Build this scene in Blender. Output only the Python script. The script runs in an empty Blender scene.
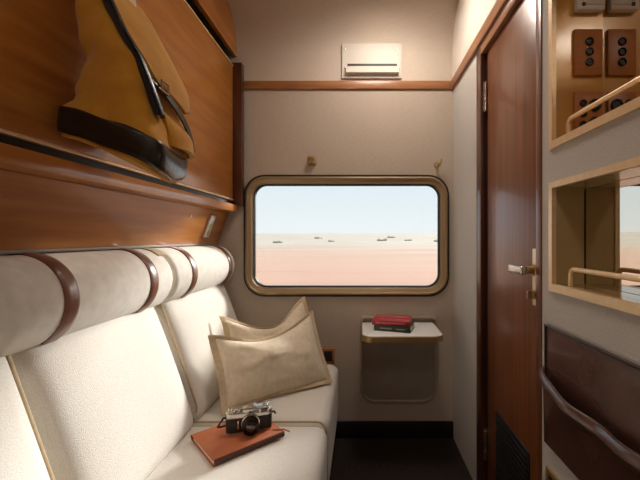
import bpy, bmesh, math, random
from mathutils import Vector, Matrix, noise
random.seed(7)
C = bpy.context.scene.collection
PI = math.pi
EYE = 1.106            # camera height above the floor
XR = 0.511             # right wall
YF = 2.0               # far (window) wall

# ------------------------------------------------------------------ materials
def lin(h):
    h = h.lstrip('#'); r = []
    for i in (0, 2, 4):
        c = int(h[i:i+2], 16) / 255
        r.append(c / 12.92 if c <= .04045 else ((c + .055) / 1.055) ** 2.4)
    return (*r, 1)

def material(name, c1, c2=None, scale=(1, 1, 1), nscale=5, detail=4, rough=.5, metal=0, bump=0, bscale=(1, 1, 1), bn=200,
             coat=0, contrast=(.35, .65), spec=.5, sheen=0):
    m = bpy.data.materials.new(name); m.use_nodes = True
    nt = m.node_tree; b = nt.nodes['Principled BSDF']
    b.inputs['Roughness'].default_value = rough
    b.inputs['Metallic'].default_value = metal
    b.inputs['Coat Weight'].default_value = coat
    b.inputs['Coat Roughness'].default_value = .12
    b.inputs['Specular IOR Level'].default_value = spec
    b.inputs['Sheen Weight'].default_value = sheen
    b.inputs['Base Color'].default_value = lin(c1)
    tc = nt.nodes.new('ShaderNodeTexCoord')
    def nz(s, n, d):
        mp = nt.nodes.new('ShaderNodeMapping'); mp.inputs['Scale'].default_value = s
        nt.links.new(tc.outputs['Object'], mp.inputs['Vector'])
        t = nt.nodes.new('ShaderNodeTexNoise'); t.inputs['Scale'].default_value = n; t.inputs['Detail'].default_value = d
        nt.links.new(mp.outputs['Vector'], t.inputs['Vector']); return t
    if c2:
        t = nz(scale, nscale, detail)
        r = nt.nodes.new('ShaderNodeValToRGB')
        r.color_ramp.elements[0].position = contrast[0]; r.color_ramp.elements[0].color = lin(c1)
        r.color_ramp.elements[1].position = contrast[1]; r.color_ramp.elements[1].color = lin(c2)
        nt.links.new(t.outputs['Fac'], r.inputs['Fac']); nt.links.new(r.outputs['Color'], b.inputs['Base Color'])
    if bump:
        t = nz(bscale, bn, 3)
        bp = nt.nodes.new('ShaderNodeBump'); bp.inputs['Strength'].default_value = bump; bp.inputs['Distance'].default_value = .002
        nt.links.new(t.outputs['Fac'], bp.inputs['Height']); nt.links.new(bp.outputs['Normal'], b.inputs['Normal'])
    return m

def emission(name, c, s):
    m = bpy.data.materials.new(name); m.use_nodes = True
    b = m.node_tree.nodes['Principled BSDF']
    b.inputs['Base Color'].default_value = lin(c); b.inputs['Emission Color'].default_value = lin(c); b.inputs['Emission Strength'].default_value = s
    return m

M = {}
M['wall'] = material('woven wallpaper', '#afa090', '#bdae9e', (3, 3, 60), 14, 3, .75, bump=.25, bscale=(60, 60, 400), bn=3)
M['wall_r'] = material('grey woven wall cloth', '#b3aea7', '#cbc6bf', (60, 260, 60), 3, 3, .8, bump=.5, bscale=(200, 500, 160), bn=2)
M['ceil'] = material('ceiling laminate', '#bfb0a0', '#c9baaa', (3, 3, 60), 14, 3, .6)
M['paint'] = material('off white laminate', '#d9d0c5', '#dfd7cc', nscale=8, rough=.6)
M['wood'] = material('glossy orange brown veneer', '#985620', '#c7863f', (14, .9, 9), 2.6, 6, .3, coat=.35, contrast=(.25, .75), bump=.04, bscale=(200, 8, 200), bn=2)
M['wood_door'] = material('red brown door veneer', '#5f3018', '#875029', (14, 14, .7), 2.6, 6, .36, coat=.25, contrast=(.25, .75))
M['wood_dark'] = material('dark red brown wood', '#3d1a0b', '#562811', (8, 8, 1), 3, 5, .35, coat=.3)
M['wood_trim'] = material('mid brown wood trim', '#8f5c36', '#a36d44', (2, 2, 14), 3, 5, .4, coat=.2)
M['black'] = material('black', '#0a0706', rough=.5)
M['base'] = material('black brown vinyl', '#110b08', '#18100b', nscale=6, rough=.6)
M['carpet'] = material('dark brown carpet', '#1b120c', '#2a1c12', nscale=60, rough=.95, bump=1, bn=300)
M['cream'] = material('cream boucle', '#d9d3c8', '#e6e1d8', nscale=300, detail=3, rough=.95, bump=.6, bn=420, sheen=.25, spec=.2)
M['cream_roll'] = material('cream upholstery', '#dad3c7', '#e5dfd5', nscale=30, rough=.9, bump=.4, bn=300, sheen=.2, spec=.2)
M['piping'] = material('tan piping', '#b5a07e', '#c0ac8b', nscale=80, rough=.8)
M['strap'] = material('brown strap leather', '#6a4230', '#7c5340', nscale=14, rough=.32, bump=.15, bn=160, coat=.15)
M['pocket'] = material('dark brown leather', '#4a2e26', '#583a30', nscale=9, rough=.26, bump=.3, bn=60, coat=.35)
M['pillow'] = material('oatmeal linen', '#d6c5aa', '#e0d1b9', nscale=60, rough=.9, bump=.35, bn=300, sheen=.2, spec=.2)
M['flange'] = material('tan linen', '#c0aa8a', '#cbb797', nscale=60, rough=.9, bump=.35, bn=300, spec=.2)
M['bronze'] = material('bronze metal', '#a98a5c', '#b89868', (1, 40, 40), 3, 3, .36, metal=.6)
M['bronze_dk'] = material('dark bronze metal', '#ab9270', None, rough=.42, metal=.6)
M['gold'] = material('satin champagne metal', '#e8cba0', '#eed3aa', (1, 20, 20), 3, 2, .4, metal=.45)
M['brass'] = material('polished brass', '#f2dab4', rough=.42, metal=.25)
M['nickel'] = material('satin nickel', '#c9c2b8', rough=.25, metal=.95)
M['chrome'] = material('chrome', '#d4d2cf', rough=.16, metal=1)
M['rubber'] = material('black rubber', '#120e0b', rough=.55)
M['white_pl'] = material('ivory plastic', '#c9c0b3', rough=.45)
M['cream_pl'] = material('beige plastic', '#a0907e', '#a89886', nscale=20, rough=.5)
M['panel_pl'] = material('grey beige panel', '#8d8073', '#95887b', nscale=12, rough=.55)
M['table_top'] = material('pale grey laminate', '#e4e4e0', '#eaeae7', nscale=40, rough=.3)
M['brown_pl'] = material('brown socket faceplate', '#a3652c', '#ae6e34', (4, 4, 30), 3, 3, .4)
M['grey_pl'] = material('grey beige plastic', '#cabfae', '#d6ccbc', (2, 2, 80), 4, 2, .5)
M['niche'] = material('bronze laminate', '#c08a3a', '#c99544', (2, 2, 1), 3, 2, .3, metal=.1, coat=.6)
M['niche_low'] = material('dull bronze laminate', '#b39a69', '#bda473', (2, 2, 1), 3, 2, .25, metal=.1, coat=.6)
M['mirror'] = material('mirror', '#e4dfd6', rough=.01, metal=1)
M['canvas'] = material('mustard canvas', '#b37a20', '#c38b2c', nscale=14, rough=.85, bump=1.0, bn=22, sheen=.2, spec=.2)
M['canvas_dk'] = material('mustard canvas edge', '#96641c', '#a67226', nscale=14, rough=.85)
M['leather_bk'] = material('black brown leather', '#17110d', '#211913', nscale=10, rough=.28, bump=.4, bn=40, coat=.15)
M['tag'] = material('pale leather tag', '#cdb494', '#d6bf9f', nscale=20, rough=.7)
M['tan'] = material('tan notebook leather', '#a65a34', '#b96a41', nscale=12, rough=.5, bump=.2, bn=90)
M['tan_dk'] = material('dark tan leather edge', '#4d2816', rough=.6)
M['paper'] = material('paper', '#d9cfbb', '#c8bda6', (1, 1, 300), 3, 2, .8)
M['red'] = material('red book cover', '#a81d2b', '#b3303a', nscale=20, rough=.35)
M['pink'] = material('pale pink print', '#d88f8c', '#c45a5e', (60, 20, 20), 3, 3, .4, contrast=(.42, .5))
M['green'] = material('dark green book cover', '#1d2b20', '#26362a', nscale=20, rough=.4)
M['cam_black'] = material('black leatherette', '#0d0b0a', '#171412', nscale=200, rough=.5, bump=.5, bn=500)
M['lens_ring'] = material('brown black lens metal', '#2a1712', rough=.25, metal=.5)
M['glass_dk'] = material('dark coated lens glass', '#2a1216', rough=.05, coat=1)
M['grey_strip'] = material('grey anodised strip', '#847e76', rough=.5)
M['lcd'] = material('green light', '#7fae2f', rough=.4)

def glass_mat():
    m = bpy.data.materials.new('window glass'); m.use_nodes = True
    nt = m.node_tree; nt.nodes.clear()
    o = nt.nodes.new('ShaderNodeOutputMaterial'); t = nt.nodes.new('ShaderNodeBsdfTransparent'); g = nt.nodes.new('ShaderNodeBsdfGlossy')
    g.inputs['Roughness'].default_value = .02
    t.inputs['Color'].default_value = (.98, .99, .99, 1)
    f = nt.nodes.new('ShaderNodeFresnel'); f.inputs['IOR'].default_value = 1.3
    x = nt.nodes.new('ShaderNodeMixShader')
    nt.links.new(f.outputs[0], x.inputs[0]); nt.links.new(t.outputs[0], x.inputs[1]); nt.links.new(g.outputs[0], x.inputs[2])
    nt.links.new(x.outputs[0], o.inputs[0]); return m
M['glass'] = glass_mat()

# ------------------------------------------------------------------ object helpers
WO = {}
def obj(name, bm, m, parent=None, loc=None, smooth=True, angle=40):
    bmesh.ops.recalc_face_normals(bm, faces=bm.faces)
    org = Vector(loc) if loc is not None else Vector((0, 0, 0))
    if parent is not None: org = WO[parent.name]
    bmesh.ops.translate(bm, verts=bm.verts, vec=-org)
    me = bpy.data.meshes.new(name); bm.to_mesh(me); bm.free()
    o = bpy.data.objects.new(name, me); C.objects.link(o)
    me.materials.append(M[m])
    if smooth:
        me.polygons.foreach_set('use_smooth', [True] * len(me.polygons))
        me.set_sharp_from_angle(angle=math.radians(angle))
    if parent is not None: o.parent = parent
    else: o.location = org
    WO[o.name] = org
    return o

def thing(name, label, cat, loc, group=None):
    o = bpy.data.objects.new(name, None); C.objects.link(o); o.location = loc; o.empty_display_size = .05
    WO[o.name] = Vector(loc); return tag(o, label, cat, group)

def tag(o, label, cat, group=None):
    o['label'] = label; o['category'] = cat
    if group: o['group'] = group
    return o

def struct(name, bm, m, loc=None, label=None, **k):
    o = obj(name, bm, m, None, loc, **k); o['kind'] = 'structure'
    if label: o['label'] = label
    return o

def sempty(name, loc, label=None):
    o = bpy.data.objects.new(name, None); C.objects.link(o); o.location = loc; o.empty_display_size = .05
    WO[o.name] = Vector(loc); o['kind'] = 'structure'
    if label: o['label'] = label
    return o

# ------------------------------------------------------------------ mesh helpers
def BM(): return bmesh.new()

def box(bm, x0, x1, y0, y1, z0, z1, bev=0, mat=None, seg=2):
    r = bmesh.ops.create_cube(bm, size=1)
    v = r['verts']
    for p in v:
        p.co = Vector(((x0 + x1) / 2 + p.co.x * (x1 - x0), (y0 + y1) / 2 + p.co.y * (y1 - y0), (z0 + z1) / 2 + p.co.z * (z1 - z0)))
    vs = set(v)
    if bev:
        e = [e for e in bm.edges if e.verts[0] in vs and e.verts[1] in vs]
        q = bmesh.ops.bevel(bm, geom=e, offset=bev, segments=seg, affect='EDGES', profile=.5)
        vs = set(q['verts']) | {p for p in v if p.is_valid}
    if mat is not None:
        for p in vs: p.co = mat @ p.co
    return bm

def tube(bm, pts, r, n=10, closed=False, flat=None):
    pts = [Vector(p) for p in pts]; N = len(pts); rings = []
    t0 = (pts[1] - pts[0]).normalized()
    up = Vector((0, 0, 1)) if abs(t0.z) < .9 else Vector((0, 1, 0))
    nrm = t0.cross(up).normalized()
    for i, p in enumerate(pts):
        a = pts[(i - 1) % N] if (closed or i > 0) else p
        b = pts[(i + 1) % N] if (closed or i < N - 1) else p
        t = (b - a).normalized()
        nrm = (nrm - t * nrm.dot(t)).normalized()
        bn = t.cross(nrm)
        rr = r[i] if isinstance(r, (list, tuple)) else r
        fl = flat or 1
        rings.append([bm.verts.new(p + nrm * (math.cos(2 * PI * k / n) * rr) + bn * (math.sin(2 * PI * k / n) * rr * fl)) for k in range(n)])
    for i in range(N if closed else N - 1):
        A, B = rings[i], rings[(i + 1) % N]
        for k in range(n):
            bm.faces.new((A[k], A[(k + 1) % n], B[(k + 1) % n], B[k]))
    if not closed:
        bm.faces.new(rings[0][::-1]); bm.faces.new(rings[-1])
    return bm

def lathe(bm, prof, mat, n=28, cap=True):
    """prof: (radius, height) along local z; mat places it"""
    rings = [[bm.verts.new(mat @ Vector((r * math.cos(2 * PI * k / n), r * math.sin(2 * PI * k / n), h))) for k in range(n)] for r, h in prof]
    for A, B in zip(rings, rings[1:]):
        for k in range(n): bm.faces.new((A[k], A[(k + 1) % n], B[(k + 1) % n], B[k]))
    if cap: bm.faces.new(rings[0][::-1]); bm.faces.new(rings[-1])
    return bm

def axis_mat(p, d):
    return Matrix.Translation(Vector(p)) @ Vector(d).normalized().to_track_quat('Z', 'Y').to_matrix().to_4x4()

def cyl(bm, p, d, r, h, n=24, bev=.0):
    return lathe(bm, [(r - bev, 0), (r, bev), (r, h - bev), (r - bev, h)] if bev else [(r, 0), (r, h)], axis_mat(p, d), n)

def rr_loop(x0, x1, z0, z1, r, seg=8):
    if not isinstance(r, (list, tuple)): r = (r,) * 4      # order: right-top, left-top, left-bottom, right-bottom
    P = []
    for (cx, cz, a0), q in zip(((x1, z1, 0), (x0, z1, 90), (x0, z0, 180), (x1, z0, 270)), r):
        sx = -1 if cx == x1 else 1; sz = -1 if cz == z1 else 1
        for k in range(seg + 1):
            a = math.radians(a0 + 90 * k / seg)
            P.append((cx + sx * q + q * math.cos(a), cz + sz * q + q * math.sin(a)))
    return P

def loft(bm, loops, closed=True, cap=False):
    R = [[bm.verts.new(p) for p in l] for l in loops]
    n = len(R[0]); m = len(R)
    for i in range(m if closed else m - 1):
        A, B = R[i], R[(i + 1) % m]
        for k in range(n): bm.faces.new((A[k], A[(k + 1) % n], B[(k + 1) % n], B[k]))
    if cap: bm.faces.new(R[0][::-1]); bm.faces.new(R[-1])
    return bm

def prism(bm, loop, f0, f1):
    """loop of 2D points; f0/f1 map a 2D point to the two ends"""
    return loft(bm, [[f0(p) for p in loop], [f1(p) for p in loop]], closed=False, cap=True)

def plate(outer, holes, f, depth):
    """flat sheet with holes, extruded by vector depth; f maps (u,v) to 3D"""
    bm = BM(); es = []
    for lp in [outer] + holes:
        vs = [bm.verts.new(f(p)) for p in lp]
        es += [bm.edges.new((vs[i], vs[(i + 1) % len(vs)])) for i in range(len(vs))]
    bmesh.ops.triangle_fill(bm, use_beauty=True, edges=es)
    r = bmesh.ops.extrude_face_region(bm, geom=list(bm.faces))
    bmesh.ops.translate(bm, vec=Vector(depth), verts=[g for g in r['geom'] if isinstance(g, bmesh.types.BMVert)])
    return bm

def rbox(bm, size, r, mat, n=14, bulge=None):
    """rounded upholstery block: size (x,y,z), rounding r; bulge(u,v,w)->local offset"""
    r0 = bmesh.ops.create_cube(bm, size=2)
    vs = r0['verts']; es = list({e for v in vs for e in v.link_edges})
    bmesh.ops.subdivide_edges(bm, edges=es, cuts=n, use_grid_fill=True)
    h = Vector(size) / 2
    for v in bm.verts:
        c = v.co.copy()
        # denser sampling near the edges
        c = Vector([math.copysign(1 - (1 - abs(t)) ** 1.5, t) for t in c])
        p = Vector((c.x * h.x, c.y * h.y, c.z * h.z))
        inn = Vector([max(-h[i] + r, min(h[i] - r, p[i])) for i in range(3)])
        d = p - inn
        if d.length > 1e-9:
            p = inn + d.normalized() * r
        if bulge: p = p + Vector(bulge(c.x, c.y, c.z))
        v.co = mat @ p
    return bm

def sheet(bm, nu, nv, f, thick, closed_u=False):
    """f(u,v)->(point, normal); makes a thin closed slab"""
    T = [[None] * (nv + 1) for _ in range(nu + 1)]; B = [[None] * (nv + 1) for _ in range(nu + 1)]
    for i in range(nu + 1):
        for j in range(nv + 1):
            p, nn = f(i / nu, j / nv); p = Vector(p); nn = Vector(nn)
            T[i][j] = bm.verts.new(p); B[i][j] = bm.verts.new(p - nn * thick)
    for i in range(nu):
        for j in range(nv):
            bm.faces.new((T[i][j], T[i+1][j], T[i+1][j+1], T[i][j+1]))
            bm.faces.new((B[i][j], B[i][j+1], B[i+1][j+1], B[i+1][j]))
    for i in range(nu):
        bm.faces.new((T[i][0], B[i][0], B[i+1][0], T[i+1][0])); bm.faces.new((T[i][nv], T[i+1][nv], B[i+1][nv], B[i][nv]))
    for j in range(nv):
        bm.faces.new((T[0][j], T[0][j+1], B[0][j+1], B[0][j])); bm.faces.new((T[nu][j], B[nu][j], B[nu][j+1], T[nu][j+1]))
    return bm

def arc(pts, k=6, r=.02):
    """polyline with rounded corners"""
    pts = [Vector(p) for p in pts]; out = [pts[0]]
    for a, b, c in zip(pts, pts[1:], pts[2:]):
        d0 = (a - b).normalized(); d1 = (c - b).normalized()
        p0 = b + d0 * r; p1 = b + d1 * r
        for i in range(k + 1):
            t = i / k; out.append(p0 * (1 - t) ** 2 + b * 2 * t * (1 - t) + p1 * t * t)
    out.append(pts[-1]); return out

# ================================================================== THE SETTING
YB = -0.95; XL = -0.93; ZC = 2.36
rect = lambda a, b, c, d: [(a, c), (b, c), (b, d), (a, d)]
struct('floor', box(BM(), XL - .05, XR + .2, YB, YF, -.05, 0), 'carpet')
# far wall with the rounded window hole
WX0, WX1, WZ0, WZ1 = -.650, .489, .781, 1.456
ox = (XL - .05, XR + .2, -.05, 2.16)
bm = plate(rect(*ox), [rr_loop(WX0 + .02, WX1 - .02, WZ0 + .02, WZ1 - .02, .10)], lambda p: (p[0], YF, p[1]), (0, .07, 0))
struct('wall_far', bm, 'wall')
# ceiling: curves out of the far wall into the flat
prof = [(YF, 2.14)]
for k in range(1, 13):
    a = math.radians(90 * k / 12); prof.append((1.78 + .22 * math.cos(a), 2.14 + .22 * math.sin(a)))
prof.append((YB, ZC))
outer = prof + [(YB, ZC + .05), (YF + .07, ZC + .05), (YF + .07, 2.14)]
bm = prism(BM(), outer, lambda p: (XL - .05, p[0], p[1]), lambda p: (XR + .2, p[0], p[1]))
struct('ceiling', bm, 'ceil', angle=25)
struct('wall_left', box(BM(), XL - .05, XL, YB, YF, 0, ZC), 'wall')
struct('wall_back', box(BM(), XL - .05, XR + .2, YB - .05, YB, -.05, ZC + .05), 'wall')
# right wall with the door opening and two niche openings   (u=y, v=z)
DY0, DY1, DZ1 = 1.03, 1.56, 1.90
UN = (.30, .965, 1.350, 1.93); LN = (.30, .965, .972, 1.248)
out = [(YB, 0), (DY0, 0), (DY0, DZ1), (DY1, DZ1), (DY1, 0), (YF, 0), (YF, ZC), (YB, ZC)]
bm = plate(out, [rect(*UN), rect(*LN)], lambda p: (XR, p[0], p[1]), (.03, 0, 0))
struct('wall_right', bm, 'wall_r')
struct('wall_right_upper', box(BM(), XR - .004, XR, YB, YF, 1.976, ZC), 'paint')
struct('wall_far_upper', box(BM(), XL, XR, YF - .001, YF, 1.976, 2.142), 'ceil')
struct('baseboard_far', box(BM(), XL, XR, YF - .014, YF, 0, .092, .004), 'base')
# wooden rails round the top of the walls
struct('trim_1', box(BM(), -.70, XR, YF - .012, YF, 1.930, 1.976, .004), 'wood_trim')
struct('trim_2', box(BM(), XR - .014, XR, YB, YF, 1.928, 1.980, .004), 'wood_trim')

# ------------------------------------------------------------------ window
win = sempty('window_1', ((WX0 + WX1) / 2, YF, WZ0), 'wide rounded train window in bronze frame over the desert')
def wl(ins, y, r=.115):
    return [(p[0], y, p[1]) for p in rr_loop(WX0 + ins, WX1 - ins, WZ0 + ins, WZ1 - ins, max(.02, r - ins * .85), 10)]
obj('gasket', loft(BM(), [wl(.0, YF - .004), wl(.001, YF - .010), wl(.009, YF - .010), wl(.010, YF + .01), wl(.0, YF + .01)]), 'rubber', win)
obj('window_frame', loft(BM(), [wl(.009, YF - .008), wl(.013, YF - .016), wl(.020, YF - .018), wl(.024, YF - .012), wl(.042, YF - .006), wl(.050, YF + .012),
                         wl(.050, YF + .05), wl(.021, YF + .05), wl(.021, YF + .02)]), 'bronze_dk', win, angle=30)
obj('glazing_bead', loft(BM(), [wl(.047, YF + .010), wl(.056, YF + .014), wl(.058, YF + .03), wl(.047, YF + .03)]), 'rubber', win)
b = BM(); l = wl(.05, YF + .022); bm2 = loft(b, [wl(.05, YF + .020), wl(.05, YF + .026)], closed=False, cap=True)
obj('pane', bm2, 'glass', win, smooth=False)
for x in (-.52, .31):
    bm = box(BM(), x, x + .06, YF - .022, YF - .010, .793, .803, .003)
    obj('catch', bm, 'bronze', win)

# ------------------------------------------------------------------ door in the right wall
door = sempty('door_1', (XR, 1.26, 0), 'red brown veneer cabin door with brass lever')
obj('door_leaf', box(BM(), XR + .010, XR + .028, 1.046, 1.480, .012, 1.878, .002), 'wood_door', door)
def jamb(y0, y1, z1, x0): return box(BM(), x0, XR + .03, y0, y1, 0, z1, .002)
obj('door_jamb', jamb(1.520, 1.576, 1.914, XR - .006), 'wood_dark', door)
obj('door_jamb', jamb(1.016, 1.046, 1.914, XR - .004), 'wood_door', door)
obj('door_head', box(BM(), XR - .006, XR + .03, 1.046, 1.520, 1.882, 1.914, .002), 'wood_trim', door)
obj('rebate_shadow', box(BM(), XR + .018, XR + .03, 1.480, 1.520, 0, 1.882), 'black', door)  # black strip standing in for the shade in the gap beside the jamb
obj('door_back', box(BM(), XR + .03, XR + .036, 1.0, 1.58, 0, 1.93), 'black', door)
for z in (1.690, .25):
    bm = BM()
    box(bm, XR + .002, XR + .018, 1.484, 1.512, z - .06, z + .06, .002)
    for k in range(3): cyl(bm, (XR + .002, 1.486, z - .06 + k * .041), (0, 0, 1), .007, .038, 12, .001)
    obj('hinge', bm, 'nickel', door)
hp = obj('handle_plate', box(BM(), XR + .004, XR + .011, 1.049, 1.083, .905, 1.074, .002), 'brass', door)
bm = BM(); cyl(bm, (XR + .005, 1.066, 1.011), (-1, 0, 0), .012, .030, 20, .002)
cyl(bm, (XR + .005, 1.066, 1.011), (-1, 0, 0), .017, .008, 20, .002)
obj('spindle', bm, 'bronze', hp)
obj('lever', box(BM(), XR - .042, XR - .022, 1.054, 1.150, .997, 1.023, .005, seg=3), 'nickel', hp)
bm = BM(); cyl(bm, (XR + .005, 1.066, .938), (-1, 0, 0), .013, .012, 20, .002); box(bm, XR - .02, XR - .006, 1.062, 1.070, .926, .950, .003)
obj('lock_knob', bm, 'bronze', hp)
g = obj('grille', box(BM(), XR + .006, XR + .012, 1.110, 1.385, .09, .443, .002), 'black', door)
bm = BM()
for k in range(17): box(bm, XR + .003, XR + .007, 1.120, 1.375, .105 + k * .0195, .113 + k * .0195)
obj('louvers', bm, 'rubber', g)

# ------------------------------------------------------------------ mirrored niches
def niche(label, R, depth, pm):
    y0, y1, z0, z1 = R
    t = thing('wall_niche', label, 'niche', (XR, (y0 + y1) / 2, z0))
    fw = .014
    lo = rect(y0 - .003, y1 + .003, z0 - .007, z1 + .006); li = rect(y0 + fw, y1 - fw, z0 + fw * .9, z1 - fw * .7)
    F = lambda l, x: [(x, p[0], p[1]) for p in l]
    obj('frame', loft(BM(), [F(lo, XR - .001), F(lo, XR - .007), F(li, XR - .007), F(li, XR + .005), F(lo, XR + .002)]), 'gold', t, smooth=False)
    X1 = XR + depth
    obj('side_panel', box(BM(), XR + .004, X1, y1 - .010, y1, z0, z1), pm, t)
    obj('side_panel', box(BM(), XR + .004, X1, y0, y0 + .010, z0, z1), pm, t)
    obj('mirror', box(BM(), X1, X1 + .006, y0, y1, z0, z1), 'mirror', t)
    obj('shelf', box(BM(), XR + .004, X1 - .003, y0 + .010, y1 - .010, z0, z0 + .012), pm, t)
    obj('top_panel', box(BM(), XR + .004, X1 - .003, y0 + .010, y1 - .010, z1 - .010, z1), pm, t)
    return t
n1 = niche('upper bronze lined niche with mirror back and socket plates', UN, .132, 'niche')
n2 = niche('lower bronze framed niche mirroring the train window', LN, .083, 'niche_low')
def rail(t, zb, zt, yfar, x):
    obj('rail', tube(BM(), arc([(x, yfar, zb), (x, yfar, zt), (x, .32, zt), (x, .32, zb)], 6, .018), .0060, 12), 'gold', t)
rail(n1, 1.360, 1.410, .925, XR + .022)
rail(n2, .982, 1.027, .915, XR + .022)
obj('seam', box(BM(), XR + .0812, XR + .0828, .953, .9552, .985, 1.237), 'black', n2)

# sockets on the far side panel of the upper niche (they face the camera)
YS = .955
def socket(zc, h, holes, label):
    t = thing('socket_plate', label, 'socket', (.599, YS, zc - h / 2), 'brown socket plates')
    obj('faceplate', box(BM(), .562, .636, YS - .009, YS, zc - h / 2, zc + h / 2, .002), 'brown_pl', t)
    for (x, z, r) in holes:
        obj('socket_hole', lathe(BM(), [(r, 0), (r, .004), (r * .8, .005), (r * .6, .002), (r * .3, .002)], axis_mat((x, YS - .0085, z), (0, -1, 0)), 24), 'black', t)
socket(1.595, .122, [(.600, 1.595 + d, .0105) for d in (.027, 0, -.027)], 'brown socket plate with three black round holes in one column')
socket(1.430, .122, [(.583, 1.430 + d, .0095) for d in (.030, .003, -.026)] + [(.614, 1.455, .016), (.614, 1.408, .016)], 'brown socket plate with two large and three small holes behind the rail')
t = thing('control_unit', 'grey ribbed control unit above the socket plates in the upper niche', 'control unit', (.599, YS, 1.70))
obj('housing', box(BM(), .562, .636, YS - .020, YS, 1.700, 1.800, .004), 'grey_pl', t)
for k in range(4): obj('rib', box(BM(), .588, .630, YS - .0225, YS - .019, 1.712 + k * .020, 1.716 + k * .020, .001), 'white_pl', t)
for k in range(4): obj('button', box(BM(), .5745, .583, YS - .023, YS - .019, 1.709 + k * .0145, 1.718 + k * .0145, .001), 'black', t)

# ------------------------------------------------------------------ leather wall pocket
pk = thing('wall_pocket', 'dark brown leather magazine pocket on the grey wall below the niches', 'pocket', (XR, .72, .551))
obj('back_panel', box(BM(), XR - .010, XR, .46, .979, .553, .873, .004, seg=3), 'pocket', pk)
PY0, PY1 = .455, .984
def pouch(u, v):
    y = PY0 + (PY1 - PY0) * u
    e = (1 - abs(2 * u - 1) ** 5)
    wav = .007 * math.sin(u * 9 + .6) + .004 * math.sin(u * 21)
    rim = max(0, (v - .80) / .20)
    x = XR - .011 - (.004 + (.026 + wav) * e) * v ** 1.4 - .013 * math.sin(rim * PI) * (1 if rim > 0 else 0)
    z = .551 + v * (.745 - .551) + (.005 * math.sin(u * 7 + 1)) * v - .010 * v * math.sin(u * PI) + .006 * v * (u ** 8)
    return (x, y, z), (-1, 0, 0)
obj('pouch', sheet(BM(), 48, 20, pouch, .004), 'pocket', pk)
bm = BM(); tube(bm, [Vector(pouch(i / 48, 1)[0]) + Vector((.001, 0, -.002)) for i in range(49)], .0032, 8)
obj('rolled_rim', bm, 'pocket', pk)
bm = BM(); tube(bm, [(XR - .011, .977, .556), (XR - .011, .977, .871), (XR - .011, .462, .871), (XR - .011, .462, .556)], .0028, 6)
obj('piping', bm, 'leather_bk', pk)

# low grille in the right wall
t = thing('air_grille', 'bronze framed dark air grille low on the wall under the leather pocket', 'grille', (XR, .7, .2))
F = lambda l, x: [(x, p[0], p[1]) for p in l]
lo = rect(.44, .982, .20, .485); li = rect(.452, .970, .212, .473)
obj('frame', loft(BM(), [F(lo, XR), F(lo, XR - .008), F(li, XR - .008), F(li, XR)]), 'bronze', t, smooth=False)
obj('louver_panel', box(BM(), XR - .003, XR, .452, .970, .212, .473), 'base', t)

# ------------------------------------------------------------------ fittings on the far wall
t = thing('air_vent', 'ivory plastic air vent with a dark slot above the wooden rail', 'vent', (.06, YF, 1.99))
X0, X1, Z0, Z1 = -.105, .224, 1.989, 2.178
def vent_y(z): return YF - (.0 if z < 2.14 else (.22 - math.sqrt(.22 ** 2 - (z - 2.14) ** 2)))
bm = BM()
sheet(bm, 1, 10, lambda u, v: ((X0 + (X1 - X0) * u, vent_y(Z0 + (Z1 - Z0) * v) - .012, Z0 + (Z1 - Z0) * v), (0, -1, 0)), .0115)
obj('faceplate', bm, 'white_pl', t)
obj('slot', box(BM(), X0 + .03, X1 - .025, YF - .0135, YF - .008, 2.055, 2.068), 'black', t)
bm = BM()
prism(bm, [(YF - .011, 2.056), (YF - .022, 2.050), (YF - .034, 2.012), (YF - .011, 2.004)], lambda p: (X0 + .022, p[0], p[1]), lambda p: (X1 - .018, p[0], p[1]))
obj('louver', bm, 'white_pl', t)
for x in (X0 + .016, X1 - .016):
    for z in (2.150, 2.045):
        obj('screw', lathe(BM(), [(.005, 0), (.005, .002), (.003, .003)], axis_mat((x, vent_y(z) - .0118, z), (0, -1, 0)), 12), 'nickel', t)

t = thing('coat_hook', 'small square brass coat hook above the window, left of the ring hook', 'hook', (-.272, YF, 1.51), 'hooks above the window')
obj('backplate', box(BM(), -.297, -.247, YF - .006, YF + .001, 1.508, 1.560, .003), 'bronze_dk', t)
bm = BM(); box(bm, -.290, -.275, YF - .026, YF - .005, 1.513, 1.528, .003); box(bm, -.269, -.254, YF - .026, YF - .005, 1.513, 1.528, .003); box(bm, -.290, -.254, YF - .030, YF - .022, 1.538, 1.554, .003)
obj('prong', bm, 'bronze', t)
t = thing('coat_hook', 'curved brass hook above the right corner of the window', 'hook', (.424, YF, 1.49), 'hooks above the window')
obj('backplate', cyl(BM(), (.418, YF + .001, 1.512), (0, -1, 0), .014, .007, 20, .001), 'bronze', t)
obj('prong', tube(BM(), [(.418, YF - .005, 1.515), (.414, YF - .022, 1.500), (.420, YF - .034, 1.497), (.432, YF - .040, 1.512), (.440, YF - .040, 1.535)], [.006, .006, .006, .0055, .005], 10), 'bronze', t)
t = thing('power_outlet', 'dark brown power outlet on the wall behind the pillows', 'outlet', (-.18, YF, .40))
obj('faceplate', box(BM(), -.216, -.146, YF - .010, YF, .412, .494, .003), 'brown_pl', t)
obj('socket_face', box(BM(), -.205, -.158, YF - .013, YF - .009, .424, .482, .002), 'base', t)

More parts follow.
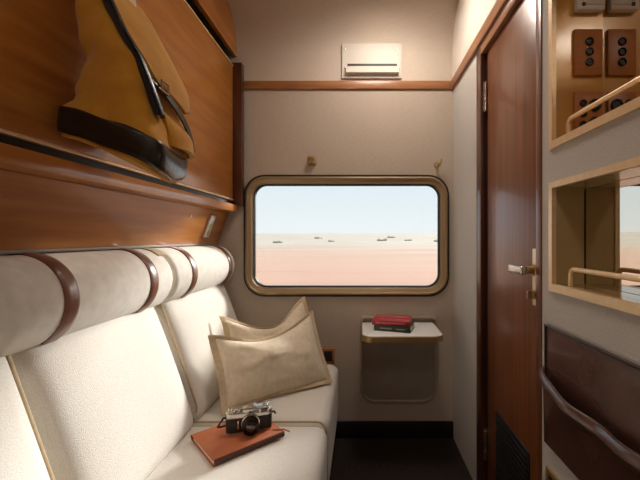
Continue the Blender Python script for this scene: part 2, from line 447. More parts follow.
# ------------------------------------------------------------------ folding table
tb = thing('folding_table', 'pale fold down table with bronze edge under the window', 'table', (.21, YF, .195))
fo = lambda ins, y: [(p[0], y, p[1]) for p in rr_loop(-.006 + ins, .422 - ins, .193 + ins, .674 - ins, (.02, .02, .085 - ins, .085 - ins), 8)]
obj('recess_frame', loft(BM(), [fo(0, YF), fo(0, YF - .010), fo(.004, YF - .014), fo(.012, YF - .014), fo(.016, YF - .009), fo(.016, YF)]), 'cream_pl', tb)
obj('recess_panel', loft(BM(), [fo(.016, YF), fo(.016, YF - .004)], closed=False, cap=True), 'panel_pl', tb)
TY = 1.702
tt = lambda z, ins=0: [(p[0], p[1], z) for p in rr_loop(.003 + ins, .399 - ins, TY + ins, YF - .018, (.004, .004, .055 - ins, .055 - ins), 8)]
obj('tabletop', loft(BM(), [tt(.616, .004), tt(.640, .004), tt(.641, .006)], closed=False, cap=True), 'table_top', tb)
obj('edge_band', loft(BM(), [tt(.610, .001), tt(.637, .0), tt(.639, .004), tt(.612, .004)]), 'bronze', tb)
for x in (.05, .35): obj('hinge', box(BM(), x - .02, x + .02, YF - .03, YF - .008, .590, .615, .003), 'bronze_dk', tb)

def book(label, p, ang, w, d, h, cov, print_m, grp=None):
    mt = Matrix.Translation(Vector(p)) @ Matrix.Rotation(ang, 4, 'Z')
    t = thing('book', label, 'book', p, 'books on the folding table')
    bm = BM(); c = .002                                       # spine along local y=0, length w along x
    box(bm, 0, w, 0, d, 0, c, .0006, mt); box(bm, 0, w, 0, d, h - c, h, .0006, mt)
    box(bm, 0, w, -.0015, .002, 0, h, .001, mt)
    obj('cover', bm, cov, t)
    obj('pages', box(BM(), .003, w - .003, .002, d - .004, c, h - c, 0, mt), 'paper', t)
    bm = BM()
    if print_m == 'pink':
        box(bm, .020, w - .015, d * .62, d * .86, h - .0002, h + .0006, 0, mt)
        box(bm, .030, w - .03, d * .20, d * .30, h - .0002, h + .0006, 0, mt)
        box(bm, .015, w - .02, -.0022, -.0014, h * .35, h * .65, 0, mt)
    else:
        box(bm, .030, w * .5, -.0022, -.0014, h * .4, h * .62, 0, mt); box(bm, w * .6, w * .85, -.0022, -.0014, h * .42, h * .6, 0, mt)
    obj('cover_print', bm, print_m, t)
book('dark green spined book lying at the bottom of the pair on the table', (.066, 1.812, .6412), math.radians(-18), .184, .134, .028, 'green', 'panel_pl')
book('red book lying on top of the green book', (.056, 1.815, .6696), math.radians(-12), .190, .140, .023, 'red', 'pink')

# ================================================================== LEFT SIDE WOODWORK
XB = -.69
bk = thing('folding_bunk', 'glossy orange brown wooden bunk folded up against the left wall', 'bunk', (XB, .6, 1.246))
obj('bunk_panel', box(BM(), XB - .03, XB, -.80, 1.940, 1.316, 2.030, .004), 'wood', bk)
obj('top_edge_strip', box(BM(), XB - .028, XB + .003, -.80, 1.942, 2.030, 2.038, .002), 'gold', bk)
obj('bottom_edge_strip', box(BM(), XB - .028, XB + .003, -.80, 1.942, 1.308, 1.316, .002), 'gold', bk)
obj('end_post', box(BM(), -.72, -.645, 1.944, YF - .013, 1.280, 2.055, .003), 'wood_dark', bk)
obj('rail', box(BM(), -.735, -.672, -.80, 1.965, 1.246, 1.286, .006), 'wood', bk)
obj('rail_gap', box(BM(), XB - .03, XB - .008, -.80, 1.94, 1.286, 1.309), 'black', bk)
# upper locker above the dark gap; its end follows the curved ceiling
lk = thing('overhead_locker', 'orange brown locker front above the folded bunk meeting the curved ceiling', 'locker', (XB, .6, 2.11))
pr = [(-.8, 2.110), (YF - .002, 2.110), (YF - .002, 2.135)]
for k in range(1, 12):
    a = math.radians(90 * k / 12); pr.append((1.78 + .218 * math.cos(a), 2.14 + .218 * math.sin(a)))
pr += [(1.78, 2.356), (-.8, 2.356)]
obj('locker_front', prism(BM(), pr, lambda p: (XB, p[0], p[1]), lambda p: (XB - .02, p[0], p[1])), 'wood', lk)
obj('shadow_gap', box(BM(), -.80, -.76, -.8, YF - .002, 2.030, 2.112), 'black', lk)
# sloping panel under the bunk rail
bm = prism(BM(), [(-.735, 1.246), (-.7945, 1.072), (XL, 1.072), (XL, 1.246)], lambda p: (p[0], -.8, p[1]), lambda p: (p[0], YF - .002, p[1]))
sp = obj('sloping_panel', bm, 'wood', None, (-.80, .6, 1.072)); tag(sp, 'glossy orange brown sloping panel between the bunk rail and the headrest', 'panel')
S0 = Vector((-.735, 0, 1.246)); SD = Vector((-.127, 0, -.366)).normalized(); SN = Vector((.366, 0, -.127)).normalized()
obj('edge_strip', box(BM(), -.80, -.788, -.8, YF - .004, 1.070, 1.078, .001), 'grey_strip', sp)
def slope(s, y, off=0): return S0 + SD * s + SN * off + Vector((0, y, 0))
smat = lambda s, y: Matrix.Translation(slope(s, y)) @ Matrix((( -SD.x, 0, SN.x), (0, 1, 0), (-SD.z, 0, SN.z))).to_4x4()
t = thing('switch_plate', 'small ivory switch plate with a green light on the sloping panel', 'switch', slope(.125, 1.83))
mt = smat(.085, 1.80)
obj('faceplate', box(BM(), -.058, .058, -.028, .028, 0, .010, .003, mt), 'white_pl', t)
obj('indicator', box(BM(), -.004, .014, -.009, .009, .007, .0115, .002, mt), 'lcd', t)
obj('rocker', box(BM(), -.045, -.020, -.012, .012, .007, .012, .002, mt), 'cream_pl', t)
mt = smat(.045, 1.58)
o = obj('press_stud', lathe(BM(), [(.007, 0), (.007, .003), (.004, .006)], mt, 14), 'brass', None, slope(.045, 1.58)); tag(o, 'tiny brass stud on the sloping panel left of the switch plate', 'stud')

# ================================================================== SOFA
sf = thing('bench_sofa', 'cream upholstered bench sofa with strapped headrest rolls along the left wall', 'sofa', (-.45, .7, 0))
SPANS = [(.085, .700), (.712, 1.332), (1.342, 1.975)]
obj('plinth', box(BM(), -.90, -.165, .0, YF - .02, 0, .24, .01), 'base', sf)
SX0, SX1, SZT = -.70, -.122, .424
for (a, b) in SPANS:
    mt = Matrix.Translation(((SX0 + SX1) / 2, (a + b) / 2, (SZT + .13) / 2))
    sz = (SX1 - SX0, b - a, SZT - .13)
    def bl(u, v, w):
        k = (1 - u * u) * (1 - v ** 4)
        return (0, 0, .006 * k if w > .5 else 0)
    s = obj('seat_cushion', rbox(BM(), sz, .042, mt, 16, bl), 'cream', sf, angle=80)
    L = []
    for (y, q) in ((a + .014, 1), (b - .014, -1)):
        pts = [(SX0 + .05, y, SZT - .010), (SX1 - .030, y, SZT - .010), (SX1 - .010, y, SZT - .035), (SX1 - .004, y, .16)]
        obj('piping', tube(BM(), arc(pts, 5, .016), .0034, 8), 'piping', s)
# back cushions, leaning
BT = Vector((-.755, 0, .880)); BB = Vector((-.592, 0, .425))
bd = (BT - BB).normalized(); bnrm = Vector((bd.z, 0, -bd.x))
def bpos(s, y, off): return BB + bd * s + bnrm * off + Vector((0, y, 0))
BLEN = (BT - BB).length + .03; TH = .13
for (a, b) in [(.13, .778), (.783, 1.318), (1.345, 1.975)]:
    ctr = bpos(BLEN / 2 - .005, (a + b) / 2, -TH / 2)
    mt = Matrix.Translation(ctr) @ Matrix(((bnrm.x, 0, bd.x), (0, 1, 0), (bnrm.z, 0, bd.z))).to_4x4()
    def bl(u, v, w):
        k = (1 - v ** 4) * (1 - abs(w) ** 3)
        return (.030 * k * max(0, u), 0, 0)
    c = obj('back_cushion', rbox(BM(), (TH, b - a, BLEN), .040, mt, 18, bl), 'cream', sf, angle=80)
    for y in ((b - .010,) if a < 1 else (a + .010, b - .010)):
        pts = [bpos(BLEN - .02, y, -.006), bpos(BLEN * .6, y, -.006), bpos(BLEN * .3, y, -.006), bpos(.05, y, -.008), bpos(.010, y, -.035), bpos(.004, y, -.10)]
        obj('piping', tube(BM(), arc(pts, 4, .014), .0036, 8), 'piping', c)
    for y in (a + .001, b - .001):
        pts = [bpos(BLEN - .02, y, -.045), bpos(BLEN * .5, y, -.045), bpos(.05, y, -.045)]
# headrest rolls
RC = Vector((-.795, 0, .957)); RR = .110
ROLLS = [(.07, .684), (.704, 1.330), (1.336, 1.975)]
STR = [[.18, .55], [.853, 1.195], [1.487, 1.893]]
for (a, b), ss in zip(ROLLS, STR):
    rd = .028; pf = []
    for k in range(7):
        q = math.radians(15 * k); pf.append((RR - rd + rd * math.sin(q) , a + rd - rd * math.cos(q)))
    pf = [(RR * .35, a - .001)] + pf
    pf += [(r, a + b - y) for r, y in reversed(pf)]
    mt = Matrix.Translation(RC) @ Matrix(((1, 0, 0), (0, 0, 1), (0, -1, 0))).to_4x4()
    mt = Matrix.Translation(RC) @ Matrix.Rotation(-PI / 2, 4, 'X')
    r = obj('headrest_roll', lathe(BM(), pf, mt, 64), 'cream_roll', sf, angle=60)
    for y in ss:
        def st(u, v):
            an = math.radians(165 - 290 * u); d = Vector((math.cos(an), 0, math.sin(an)))
            e = 1 - abs(2 * v - 1) ** 6
            return RC + d * (RR + .0025 + .003 * e) + Vector((0, y - .0215 + .043 * v, 0)), d
        obj('strap', sheet(BM(), 60, 6, st, .006), 'strap', r)
    if a > 1.3 or a < .5: continue
    def tg(u, v):
        an = math.radians(84 - 34 * u); d = Vector((math.cos(an), 0, math.sin(an)))
        return RC + d * (RR + .004) + Vector((0, b - .045 + .04 * v, 0)), d
    obj('fabric_tab', sheet(BM(), 12, 4, tg, .004), 'piping', r)
obj('mounting_board', box(BM(), -.92, -.90, 0, 1.97, .24, 1.06, .002), 'wood_dark', sf)

# ------------------------------------------------------------------ pillows
def pillow(label, BL, BR, TL, TR, th, seed, sag):
    BL, BR, TL, TR = map(Vector, (BL, BR, TL, TR))
    nrm = (BR - BL).cross(TL - BL).normalized()
    if nrm.y > 0: nrm = -nrm
    cen = (BL + BR) / 2
    t = thing('pillow', label, 'pillow', cen, 'pillows in the sofa corner')
    fl = .06
    def pos(u, v):                                  # u,v in 0..1
        p = BL * (1 - u) * (1 - v) + BR * u * (1 - v) + TL * (1 - u) * v + TR * u * v
        # sides pull in between the corners
        cu = 4 * u * (1 - u); cv = 4 * v * (1 - v)
        inw = (TL + TR - BL - BR) / 2
        p = p + inw * (-sag * cu ** 1.6 * max(0, 2 * v - 1) + .03 * cu * max(0, 1 - 2 * v)) + (BR - BL) * (.022 * cv * (1 - 2 * u) * (abs(1 - 2 * u)))
        p = p + nrm * (.010 * noise.noise(Vector((u * 3 + seed, v * 3, seed))) + .012 * math.sin(u * 8 + seed) * (abs(2 * v - 1) ** 6))
        return p
    def hh(u, v):
        a = (u - fl * .72) / (1 - 1.44 * fl); b = (v - fl) / (1 - 2 * fl)
        if not (0 < a < 1 and 0 < b < 1): return 0
        q = (4 * a * (1 - a)) ** .55 * (4 * b * (1 - b)) ** .55
        w = .016 * noise.noise(Vector((u * 4.5 + seed * 3, v * 3.5 + u * 2, seed + 2))) + .006 * noise.noise(Vector((u * 11, v * 9, seed + 5)))
        # creases fanning out of the upper corners
        cr = .010 * math.sin((a * 9 - b * 6) * 1.7 + seed) * max(0, b - .45) * min(1, q * 1.5)
        return th / 2 * q + w * q + cr
    N = 40; bm = BM()
    def grid(sgn):
        return [[bm.verts.new(pos(i / N, j / N) + nrm * sgn * (hh(i / N, j / N) + .0025)) for j in range(N + 1)] for i in range(N + 1)]
    iu = range(3, N - 2); jv = range(4, N - 3)
    def build(sel):
        A = {}; 
        for s in (1, -1):
            for i in range(N):
                for j in range(N):
                    if not sel(i, j): continue
                    q = []
                    for (ii, jj) in ((i, j), (i + 1, j), (i + 1, j + 1), (i, j + 1)):
                        k = (ii, jj, s)
                        if k not in A: A[k] = bm.verts.new(pos(ii / N, jj / N) + nrm * s * (hh(ii / N, jj / N) + .0025))
                        q.append(A[k])
                    bm.faces.new(q)
        be = [e for e in bm.edges if e.is_boundary]
        inv = {v: k for k, v in A.items()}
        for e in be:
            ka, kb = inv[e.verts[0]], inv[e.verts[1]]
            if ka[2] == 1: bm.faces.new((A[ka], A[kb], A[(kb[0], kb[1], -1)], A[(ka[0], ka[1], -1)]))
    inside = lambda i, j: 2 <= i < N - 2 and 2 <= j < N - 2
    build(inside); obj('pillow_body', bm, 'pillow', t, angle=80)
    bm = BM(); build(lambda i, j: not inside(i, j)); obj('flange', bm, 'flange', t, angle=80)
    return t
# build() uses the enclosing bm, so rebind it through the closure
pillow('oatmeal linen pillow in front, its whole face showing', (-.535, 1.375, .428), (-.135, 1.690, .428), (-.615, 1.440, .715), (-.245, 1.850, .735), .13, 1.3, .22)
pillow('oatmeal linen pillow behind, mostly hidden with its corner raised at the wall', (-.570, 1.580, .430), (-.175, 1.905, .428), (-.635, 1.620, .755), (-.305, 1.955, .790), .10, 4.1, .30)

# ------------------------------------------------------------------ notebook and camera on the seat
ZN = .4325
nb = Vector((-.563, 1.196, ZN)); e1 = Vector((.128, -.139, 0)).normalized(); e2 = Vector((.139, .128, 0)).normalized()
NM = Matrix.Translation(nb) @ Matrix(((e1.x, e2.x, 0), (e1.y, e2.y, 0), (0, 0, 1))).to_4x4()
W, L, H = .186, .232, .020
t = thing('notebook', 'tan leather notebook lying on the sofa seat under the camera', 'notebook', nb + e1 * W / 2 + e2 * L / 2)
bm = BM()
box(bm, 0, W, 0, L, 0, .003, .001, NM); box(bm, 0, W, 0, L + .006, H - .003, H, .001, NM)
cyl_pts = []
sheet(bm, 8, 1, lambda u, v: (NM @ Vector((.001 - .010 * math.sin(u * PI), L * v, H * .5 - (H / 2) * math.cos(u * PI))), (NM.to_3x3() @ Vector((-math.sin(u * PI), 0, -math.cos(u * PI))))), .003)
obj('cover', bm, 'tan', t)
obj('pages', box(BM(), .004, W - .005, .005, L - .005, .003, H - .003, 0, NM), 'paper', t)
obj('flap', box(BM(), W - .012, W + .004, .006, L + .008, .002, H - .002, .002, NM), 'tan_dk', t)
obj('tie', tube(BM(), [NM @ Vector(p) for p in ((W - .03, L - .02, H + .001), (W - .005, L + .010, H + .002), (W + .012, L + .022, H - .004))], .0025, 8), 'tan', t)

ZC0 = ZN + H + .001
cax = Vector((.955, .297, 0)).normalized(); cf = Vector((cax.y, -cax.x, 0))     # front faces the viewer
CMt = Matrix.Translation(Vector((-.380, 1.224, ZC0))) @ Matrix(((cax.x, -cf.x, 0), (cax.y, -cf.y, 0), (0, 0, 1))).to_4x4() @ Matrix.Translation((0, -.0165, 0)) @ Matrix.Rotation(math.radians(5), 4, 'X') @ Matrix.Translation((0, .0165, 0)) @ Matrix.Scale(1.05, 4)
# local: x along the body, -y to the front, z up
cm = thing('rangefinder_camera', 'black and silver rangefinder film camera standing on the tan notebook', 'camera', (-.380, 1.224, ZC0))
def stad(hw, hd, z, k=10):
    P = []
    for s in (1, -1):
        for i in range(k + 1):
            a = -PI / 2 + PI * i / k
            P.append(CMt @ Vector((s * (hw - hd) + s * hd * math.cos(a), s * hd * math.sin(a), z)))
    return P
def lo(zs, hw, hd): return loft(BM(), [stad(hw - i, hd - i, z) for z, i in zs], closed=False, cap=True)
obj('bottom_plate', lo([(0, .001), (.001, 0), (.005, 0)], .0715, .0165), 'nickel', cm)
obj('body', lo([(.005, 0), (.052, 0)], .0712, .0162), 'cam_black', cm)
tp = obj('top_plate', lo([(.052, 0), (.064, 0), (.067, .001), (.068, .003)], .0718, .0168), 'nickel', cm)
obj('viewfinder_housing', box(BM(), -.02, .062, -.0165, .015, .060, .0785, .003, CMt), 'nickel', cm)
obj('viewfinder_window', box(BM(), .036, .056, -.018, -.015, .0615, .0745, .001, CMt), 'glass_dk', cm)
obj('rangefinder_window', box(BM(), -.002, .006, -.018, -.015, .064, .071, .001, CMt), 'glass_dk', cm)
obj('light_window', box(BM(), .012, .030, -.018, -.015, .0625, .0735, .001, CMt), 'panel_pl', cm)
def dial(x, y, z, r, h): obj('dial', lathe(BM(), [(r, 0), (r, h * .85), (r * .85, h)], CMt @ Matrix.Translation((x, y, z)), 24), 'nickel', cm)
dial(-.030, 0, .067, .009, .009); dial(-.050, 0, .067, .010, .006); dial(.052, 0, .078, .0105, .006); dial(-.060, .006, .067, .005, .010)
obj('accessory_shoe', box(BM(), .004, .022, -.009, .012, .078, .082, .001, CMt), 'nickel', cm)
lm = CMt @ Matrix.Translation((.004, -.0158, .032)) @ Matrix.Rotation(PI / 2, 4, 'X')
ln = obj('lens_barrel', lathe(BM(), [(.0255, 0), (.0255, .005), (.0235, .006), (.0235, .014), (.0250, .015), (.0250, .026), (.0215, .027), (.0215, .034), (.0195, .034), (.0185, .028)], lm, 36), 'lens_ring', cm)
obj('mount_ring', lathe(BM(), [(.0285, 0), (.0285, .0025), (.026, .0035)], lm, 36), 'nickel', ln)
obj('front_ring', lathe(BM(), [(.0215, .0300), (.0222, .0320), (.0222, .0345), (.0200, .0350), (.0188, .0300)], lm, 36), 'lens_ring', ln)
obj('front_glass', lathe(BM(), [(.0187, .0270), (.0150, .0300), (.0090, .0318), (.0020, .0325)], lm, 36), 'glass_dk', ln)
obj('self_timer', box(BM(), -.036, -.030, -.020, -.016, .018, .046, .002, CMt), 'nickel', cm)
for s in (-1, 1):
    obj('strap_lug', tube(BM(), [CMt @ Vector((s * .071, 0, .050)), CMt @ Vector((s * .079, -.004, .052)), CMt @ Vector((s * .082, -.002, .044))], .0035, 8), 'cam_black', cm)
obj('strap', tube(BM(), [CMt @ Vector(p) for p in ((-.081, -.002, .046), (-.090, .006, .030), (-.096, .016, .014), (-.090, .030, .004), (-.060, .040, .003), (-.02, .042, .003))], .004, 8, flat=.6), 'cam_black', cm)

# ================================================================== BACKPACK
bp = thing('backpack', 'mustard canvas backpack with black leather base hanging on the bunk', 'backpack', (-.60, .9, 1.25))
LV = [  # z at the front, wall x, front x near, front x far, y near, y far, tilt, scale
    (1.262, -.660, -.470, -.500, .815, .970, .085, .90),
    (1.254, -.664, -.455, -.488, .802, .985, .085, .98),
    (1.272, -.666, -.449, -.482, .800, .995, .085, 1.0),
    (1.300, -.667, -.447, -.480, .799, 1.000, .085, 1.0),
    (1.322, -.667, -.447, -.480, .799, 1.002, .083, 1.0),
    (1.360, -.655, -.452, -.482, .802, 1.010, .070, 1.0),
    (1.410, -.640, -.470, -.488, .805, 1.010, .050, 1.0),
    (1.460, -.636, -.488, -.496, .806, 1.000, .030, 1.0),
    (1.510, -.636, -.506, -.512, .808, .990, .015, 1.0),
    (1.570, -.640, -.540, -.540, .810, .985, .0, 1.0),
    (1.640, -.640, -.570, -.570, .812, .980, .0, 1.0),
    (1.710, -.655, -.600, -.600, .815, .980, .0, 1.0),
    (1.760, -.668, -.630, -.630, .822, .970, .0, 1.0),
    (1.785, -.676, -.655, -.655, .840, .950, .0, 1.0)]
LV = [(l[0], l[1] - (.014 if l[0] < 1.33 else 0), l[2] + (.010 if l[0] < 1.33 else 0), l[3], l[4] - (.019 if l[0] < 1.33 else .018)) + l[5:] for l in LV]
def interp(z):
    Z = [l for l in LV[1:]]
    for a, b in zip(Z, Z[1:]):
        if z <= b[0]:
            k = max(0, (z - a[0]) / (b[0] - a[0])); return [p + (q - p) * k for p, q in zip(a, b)]
    return Z[-1]
def ring(l, grow=0, n=64):
    z, xw, xn, xf, y0, y1, tilt, sc = l; P = []
    for k in range(n):
        a = 2 * PI * k / n; ca, sa = math.cos(a), math.sin(a); e = .40
        u = math.copysign(abs(ca) ** e, ca); v = math.copysign(abs(sa) ** e, sa)    # u: -1 wall..1 front ; v: -1 near..1 far
        u *= sc; v *= sc
        xfr = xn + (xf - xn) * (v + 1) / 2
        x = xw + (xfr - xw) * (u + 1) / 2
        y = y0 + (y1 - y0) * (v + 1) / 2
        # rounded belly, creased cloth
        nn = noise.noise(Vector((x * 9, y * 9, z * 7))) * .012 + noise.noise(Vector((x * 22, y * 22 + z * 9, z * 15))) * .011 + math.sin((z * 34 + x * 24)) * .003
        zz = z + tilt * (1 - u) / 2 + (.010 * noise.noise(Vector((x * 11 + 4, y * 13, 1))) - .014 * max(0, u) * max(0, 1 - abs(v)) if z < 1.36 else 0)
        d = Vector((u, v, 0)).normalized() if (u or v) else Vector()
        amp = 1 if z > 1.34 else .75
        p = Vector((x, y, zz)) + d * (nn * amp + grow)
        p.x = max(p.x, -.686)
        P.append(p)
    return P
import itertools
def levels(z0, z1, m):
    return [interp(z0 + (z1 - z0) * i / m) for i in range(m + 1)]
bm = loft(BM(), [ring(LV[0])] + [ring(l) for l in levels(1.254, 1.785, 40)], closed=False, cap=True)
body = obj('body', bm, 'canvas', bp, angle=70)
bm = loft(BM(), [ring(interp(1.262), .0)] + [ring(l, .0045) for l in levels(1.264, 1.322, 8)] + [ring(interp(1.324), .0)], closed=False)
obj('leather_base', bm, 'leather_bk', bp, angle=70)
def frontx(z, y):
    l = interp(z); k = (y - l[4]) / (l[5] - l[4]); return l[2] + (l[3] - l[2]) * k
def flap(u, v):                                        # u near..far, v top..bottom
    z = 1.735 - .275 * v; y0 = .796 + .012 * v; y1 = 1.005 + .040 * math.sin(min(1, v * 1.2) * PI * .5)
    # rounded lower corners
    rc = .50
    vb = max(0, (v - (1 - rc)) / rc)
    ins = (1 - math.sqrt(max(0, 1 - vb * vb))) * .085
    y = (y0 + ins * .5) + (y1 - ins - y0 - ins * .5) * u
    z -= .02 * u * v
    x = frontx(max(1.40, z), min(y, 1.0)) + .012 + .018 * math.sin(v * PI * .9) * math.sin(u * PI) + .010 * v
    return (x, y, z), (1, 0, .3)
f = obj('flap', sheet(BM(), 24, 24, flap, .007), 'canvas', bp, angle=60)
edge = [Vector(flap(1, j / 24)[0]) for j in range(25)] + [Vector(flap(1 - i / 24, 1)[0]) for i in range(25)]
obj('hem', tube(BM(), [p - Vector((.003, 0, 0)) for p in edge], .0042, 8), 'canvas_dk', f)
# dark opening under the near edge of the flap
zs = [1.74 - .03 * i for i in range(13)]
def opn(u, v):
    z = 1.745 - .36 * u; y = .788 + .024 * u + .030 * v
    return (frontx(z, y) + .006 + .010 * math.sin(v * PI), y, z), (1, 0, 0)
obj('opening', sheet(BM(), 24, 6, opn, .008), 'black', bp)
obj('zip', tube(BM(), [Vector(opn(i / 24, .15)[0]) + Vector((.004, 0, 0)) for i in range(25)], .0035, 8), 'leather_bk', bp)
# strap with buckle
def sp_(u, v):
    z = 1.475 - .135 * u; y = .830 + .170 * u
    d = Vector((0, .5, .5)) * .012 * (2 * v - 1)
    return Vector((frontx(z, min(1.0, y)) + .017 + .012 * math.sin(u * PI), y, z)) + d, (1, 0, 0)
s = obj('strap', sheet(BM(), 16, 3, sp_, .004), 'leather_bk', bp)
P = Vector(sp_(.12, .5)[0]) + Vector((.006, 0, 0))
obj('buckle', tube(BM(), [P + Vector((0, a, b)) for a, b in ((-.014, -.010), (.014, -.010), (.014, .014), (-.014, .014))], .0028, 8, closed=True), 'bronze_dk', s)
def pocket(u, v):
    y = .86 + .145 * u; z = 1.41 - .085 * v
    return (frontx(z, y) + .004 + .026 * math.sin(u * PI) ** .6 * math.sin(min(1, v * 1.3) * PI * .5) ** .7, y, z), (1, 0, 0)
obj('front_pocket', sheet(BM(), 20, 12, pocket, .012), 'canvas', bp)
bm = BM()
sheet(bm, 12, 2, lambda u, v: ((-.655 + .085 * math.sin(u * PI * .55), .865 + .030 * v + .02 * u, 1.83 - .145 * u), (1, 0, .4)), .003)
obj('tag', bm, 'tag', bp)
obj('hanging_loop', tube(BM(), [(-.664, .87, 1.775), (-.668, .872, 1.83), (-.668, .885, 1.872), (-.668, .900, 1.876), (-.668, .915, 1.872), (-.668, .928, 1.83), (-.664, .93, 1.775)], .005, 8), 'leather_bk', bp)
hk = thing('bag_hook', 'brass hook on the bunk panel holding the backpack loop', 'hook', (XB, .90, 1.85))
obj('backplate', box(BM(), XB, XB + .005, .885, .915, 1.835, 1.885, .002), 'brass', hk)
obj('prong', tube(BM(), [(XB + .004, .90, 1.862), (XB + .026, .90, 1.858), (XB + .034, .90, 1.866), (XB + .036, .90, 1.885)], .005, 10), 'brass', hk)

# ================================================================== OUTSIDE
def gz(x, y):
    d = math.hypot(x, y)
    h = -1.05
    h += .0175 * max(0, d - 60) ** 1.0 * min(1, max(0, (d - 60) / 240))
    h += .25 * noise.noise(Vector((x * .02, y * .02, 3))) * min(1, d / 60)
    return h
bm = BM()
ys = [3 + 1.6 * (1.105 ** i) for i in range(60)]
ys = [y for y in ys if y < 620]
xs = [math.copysign(abs(t) ** 1.7, t) for t in [i / 24 for i in range(-24, 25)]]
G = [[bm.verts.new((x * (y * 1.6 + 40), y, gz(x * (y * 1.6 + 40), y))) for x in xs] for y in ys]
for i in range(len(ys) - 1):
    for j in range(len(xs) - 1): bm.faces.new((G[i][j], G[i][j+1], G[i+1][j+1], G[i+1][j]))
def sand():
    m = bpy.data.materials.new('desert sand'); m.use_nodes = True
    nt = m.node_tree; b = nt.nodes['Principled BSDF']; b.inputs['Roughness'].default_value = .95; b.inputs['Specular IOR Level'].default_value = .1
    tc = nt.nodes.new('ShaderNodeTexCoord'); sx = nt.nodes.new('ShaderNodeSeparateXYZ'); nt.links.new(tc.outputs['Object'], sx.inputs[0])
    mp = nt.nodes.new('ShaderNodeMapping'); mp.inputs['Scale'].default_value = (.012, .13, 1); nt.links.new(tc.outputs['Object'], mp.inputs[0])
    n = nt.nodes.new('ShaderNodeTexNoise'); n.inputs['Scale'].default_value = 1; n.inputs['Detail'].default_value = 5; nt.links.new(mp.outputs[0], n.inputs[0])
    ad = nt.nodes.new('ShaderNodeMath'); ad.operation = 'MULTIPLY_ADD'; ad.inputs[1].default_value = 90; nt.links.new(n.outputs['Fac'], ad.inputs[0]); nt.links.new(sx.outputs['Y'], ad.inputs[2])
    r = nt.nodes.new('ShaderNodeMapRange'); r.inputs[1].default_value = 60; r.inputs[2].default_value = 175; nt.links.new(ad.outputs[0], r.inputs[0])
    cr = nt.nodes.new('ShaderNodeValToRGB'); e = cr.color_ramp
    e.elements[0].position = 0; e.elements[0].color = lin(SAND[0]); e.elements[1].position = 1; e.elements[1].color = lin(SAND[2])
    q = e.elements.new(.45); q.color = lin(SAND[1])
    nt.links.new(r.outputs[0], cr.inputs[0])
    # streaks of scrub and stones
    mp2 = nt.nodes.new('ShaderNodeMapping'); mp2.inputs['Scale'].default_value = (.03, .22, 1); nt.links.new(tc.outputs['Object'], mp2.inputs[0])
    n2 = nt.nodes.new('ShaderNodeTexNoise'); n2.inputs['Scale'].default_value = 1; n2.inputs['Detail'].default_value = 6; nt.links.new(mp2.outputs[0], n2.inputs[0])
    r2 = nt.nodes.new('ShaderNodeMapRange'); r2.inputs[1].default_value = .52; r2.inputs[2].default_value = .75; r2.inputs[4].default_value = .75; nt.links.new(n2.outputs['Fac'], r2.inputs[0])
    mx = nt.nodes.new('ShaderNodeMixRGB'); nt.links.new(r2.outputs[0], mx.inputs[0]); nt.links.new(cr.outputs[0], mx.inputs[1]); mx.inputs[2].default_value = lin(SAND[3])
    nt.links.new(mx.outputs[0], b.inputs['Base Color'])
    return m
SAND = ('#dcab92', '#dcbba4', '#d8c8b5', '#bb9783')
M['sand'] = sand()
M['scrub'] = material('grey green scrub', '#c2baa6', '#d0c8b5', nscale=3, rough=.9)
struct('ground', bm, 'sand')
shr = [(-44, 132, 2.6), (-52, 140, 3.2), (-30, 128, 2.2), (-13, 150, 2.2), (10, 170, 3.2), (23, 175, 2.0), (33, 150, 3.0), (-90, 200, 3.5), (-65, 190, 2.6), (60, 210, 4), (-25, 215, 3), (20, 235, 3.2)]
desc = 'low grey green desert scrub bush seen small through the train window'
for i, (x, y, s) in enumerate(shr):
    bm = BM(); rnd = random.Random(i); z0 = gz(x, y); s *= .7
    for k in range(7):
        r = s * rnd.uniform(.25, .5); p = Vector((x + rnd.uniform(-1, 1) * s, y + rnd.uniform(-.4, .4) * s, z0 + r * .5))
        q = bmesh.ops.create_icosphere(bm, subdivisions=2, radius=r)
        for v in q['verts']:
            v.co = v.co * (1 + .5 * noise.noise(v.co * 2.5 / s + Vector((i, k, 0)))); v.co.z *= .65; v.co += p
    o = obj('scrub_bush', bm, 'scrub', None, (x, y, z0)); tag(o, desc, 'bush', 'desert scrub bushes')

# ================================================================== LIGHT
P_ = dict(sun=5.3, sun_ang=9, sky=1.1, lamp=36.0, sun_dir=(-.66, -1.0, -.46), exposure=0)
w = bpy.data.worlds.new('World'); bpy.context.scene.world = w; w.use_nodes = True
nt = w.node_tree; bg = nt.nodes['Background']
tc = nt.nodes.new('ShaderNodeTexCoord'); nrm = nt.nodes.new('ShaderNodeVectorMath'); nrm.operation = 'NORMALIZE'
nt.links.new(tc.outputs['Generated'], nrm.inputs[0])
sx = nt.nodes.new('ShaderNodeSeparateXYZ'); nt.links.new(nrm.outputs[0], sx.inputs[0])
cr = nt.nodes.new('ShaderNodeValToRGB'); e = cr.color_ramp
e.elements[0].position = .0; e.elements[0].color = lin('#eef2f2')
e.elements[1].position = .5; e.elements[1].color = lin('#b9d3e6')
q = e.elements.new(.13); q.color = lin('#e0ebf1')
nt.links.new(sx.outputs['Z'], cr.inputs[0])
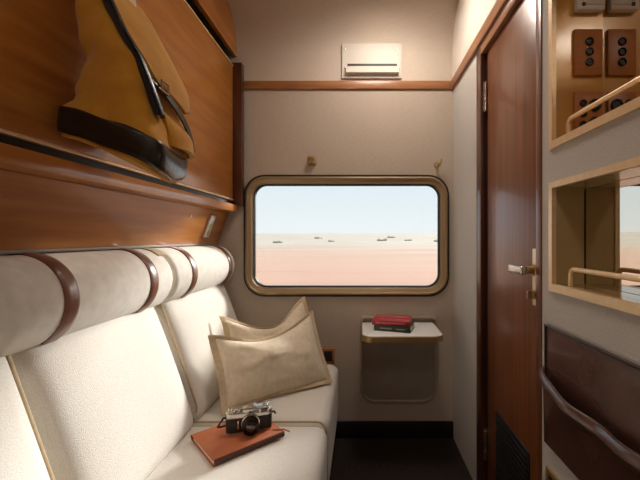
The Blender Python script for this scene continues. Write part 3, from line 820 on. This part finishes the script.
# bright haze round the sun
sd = -Vector(P_['sun_dir']).normalized()
dt = nt.nodes.new('ShaderNodeVectorMath'); dt.operation = 'DOT_PRODUCT'; nt.links.new(nrm.outputs[0], dt.inputs[0]); dt.inputs[1].default_value = sd
mr = nt.nodes.new('ShaderNodeMapRange'); mr.interpolation_type = 'SMOOTHSTEP'; mr.inputs[1].default_value = .94; mr.inputs[2].default_value = 1.0; mr.inputs[3].default_value = 0; mr.inputs[4].default_value = 6
nt.links.new(dt.outputs['Value'], mr.inputs[0])
ad = nt.nodes.new('ShaderNodeMixRGB'); ad.blend_type = 'ADD'; ad.inputs[0].default_value = 1
hz = nt.nodes.new('ShaderNodeMixRGB'); hz.blend_type = 'MULTIPLY'; hz.inputs[0].default_value = 1; hz.inputs[2].default_value = lin('#fff2e2')
nt.links.new(mr.outputs[0], hz.inputs[1])
nt.links.new(cr.outputs[0], ad.inputs[1]); nt.links.new(hz.outputs[0], ad.inputs[2]); nt.links.new(ad.outputs[0], bg.inputs['Color'])
bg.inputs['Strength'].default_value = P_['sky']

sl = bpy.data.lights.new('sun', 'SUN'); sl.energy = P_['sun']; sl.angle = math.radians(P_['sun_ang']); sl.color = (1, .965, .92)
so = bpy.data.objects.new('sun', sl); C.objects.link(so); so.location = sd * 20
so.rotation_euler = Vector(P_['sun_dir']).to_track_quat('-Z', 'Y').to_euler()

# ceiling lamp above the frame, plus an unseen rear one added as fill light
M['lamp'] = emission('lamp diffuser', '#fff3e6', P_['lamp'])
M['fill_lamp'] = emission('rear fill lamp diffuser', '#fff4ea', P_['lamp'] * .75)
for lx, ly, lb in ((.14, 1.56, 'round flush ceiling lamp above the door end of the cabin'), (-.05, -.35, 'round flush fill lamp added on the ceiling behind the viewpoint')):
    cl = thing('ceiling_lamp', lb, 'lamp', (lx, ly, ZC), 'flush ceiling lamps')
    mt = axis_mat((lx, ly, ZC - .001), (0, 0, -1))
    obj('rim', lathe(BM(), [(.17, 0), (.17, .02), (.16, .03), (.15, .03), (.15, .002)], mt, 40), 'nickel', cl)
    obj('diffuser', lathe(BM(), [(.15, .010), (.14, .026), (.08, .036), (.01, .038)], mt, 40), 'lamp' if ly > 0 else 'fill_lamp', cl)

# ================================================================== CAMERA
cd = bpy.data.cameras.new('camera'); co = bpy.data.objects.new('camera', cd); C.objects.link(co)
co.location = (0, 0, EYE); co.rotation_euler = (PI / 2, 0, 0)
cd.sensor_fit = 'HORIZONTAL'; cd.sensor_width = 36; cd.lens = 36 * 360 / 640
cd.shift_x = -41 / 640; cd.shift_y = -2 / 640; cd.clip_start = .02; cd.clip_end = 2000
sc = bpy.context.scene; sc.camera = co
sc.view_settings.view_transform = 'Standard'; sc.view_settings.look = 'None'
sc.view_settings.exposure = P_['exposure']; sc.view_settings.gamma = 1; sc.view_settings.use_curve_mapping = False
sc.cycles.use_denoising = True
sc.cycles.max_bounces = 10; sc.cycles.diffuse_bounces = 6
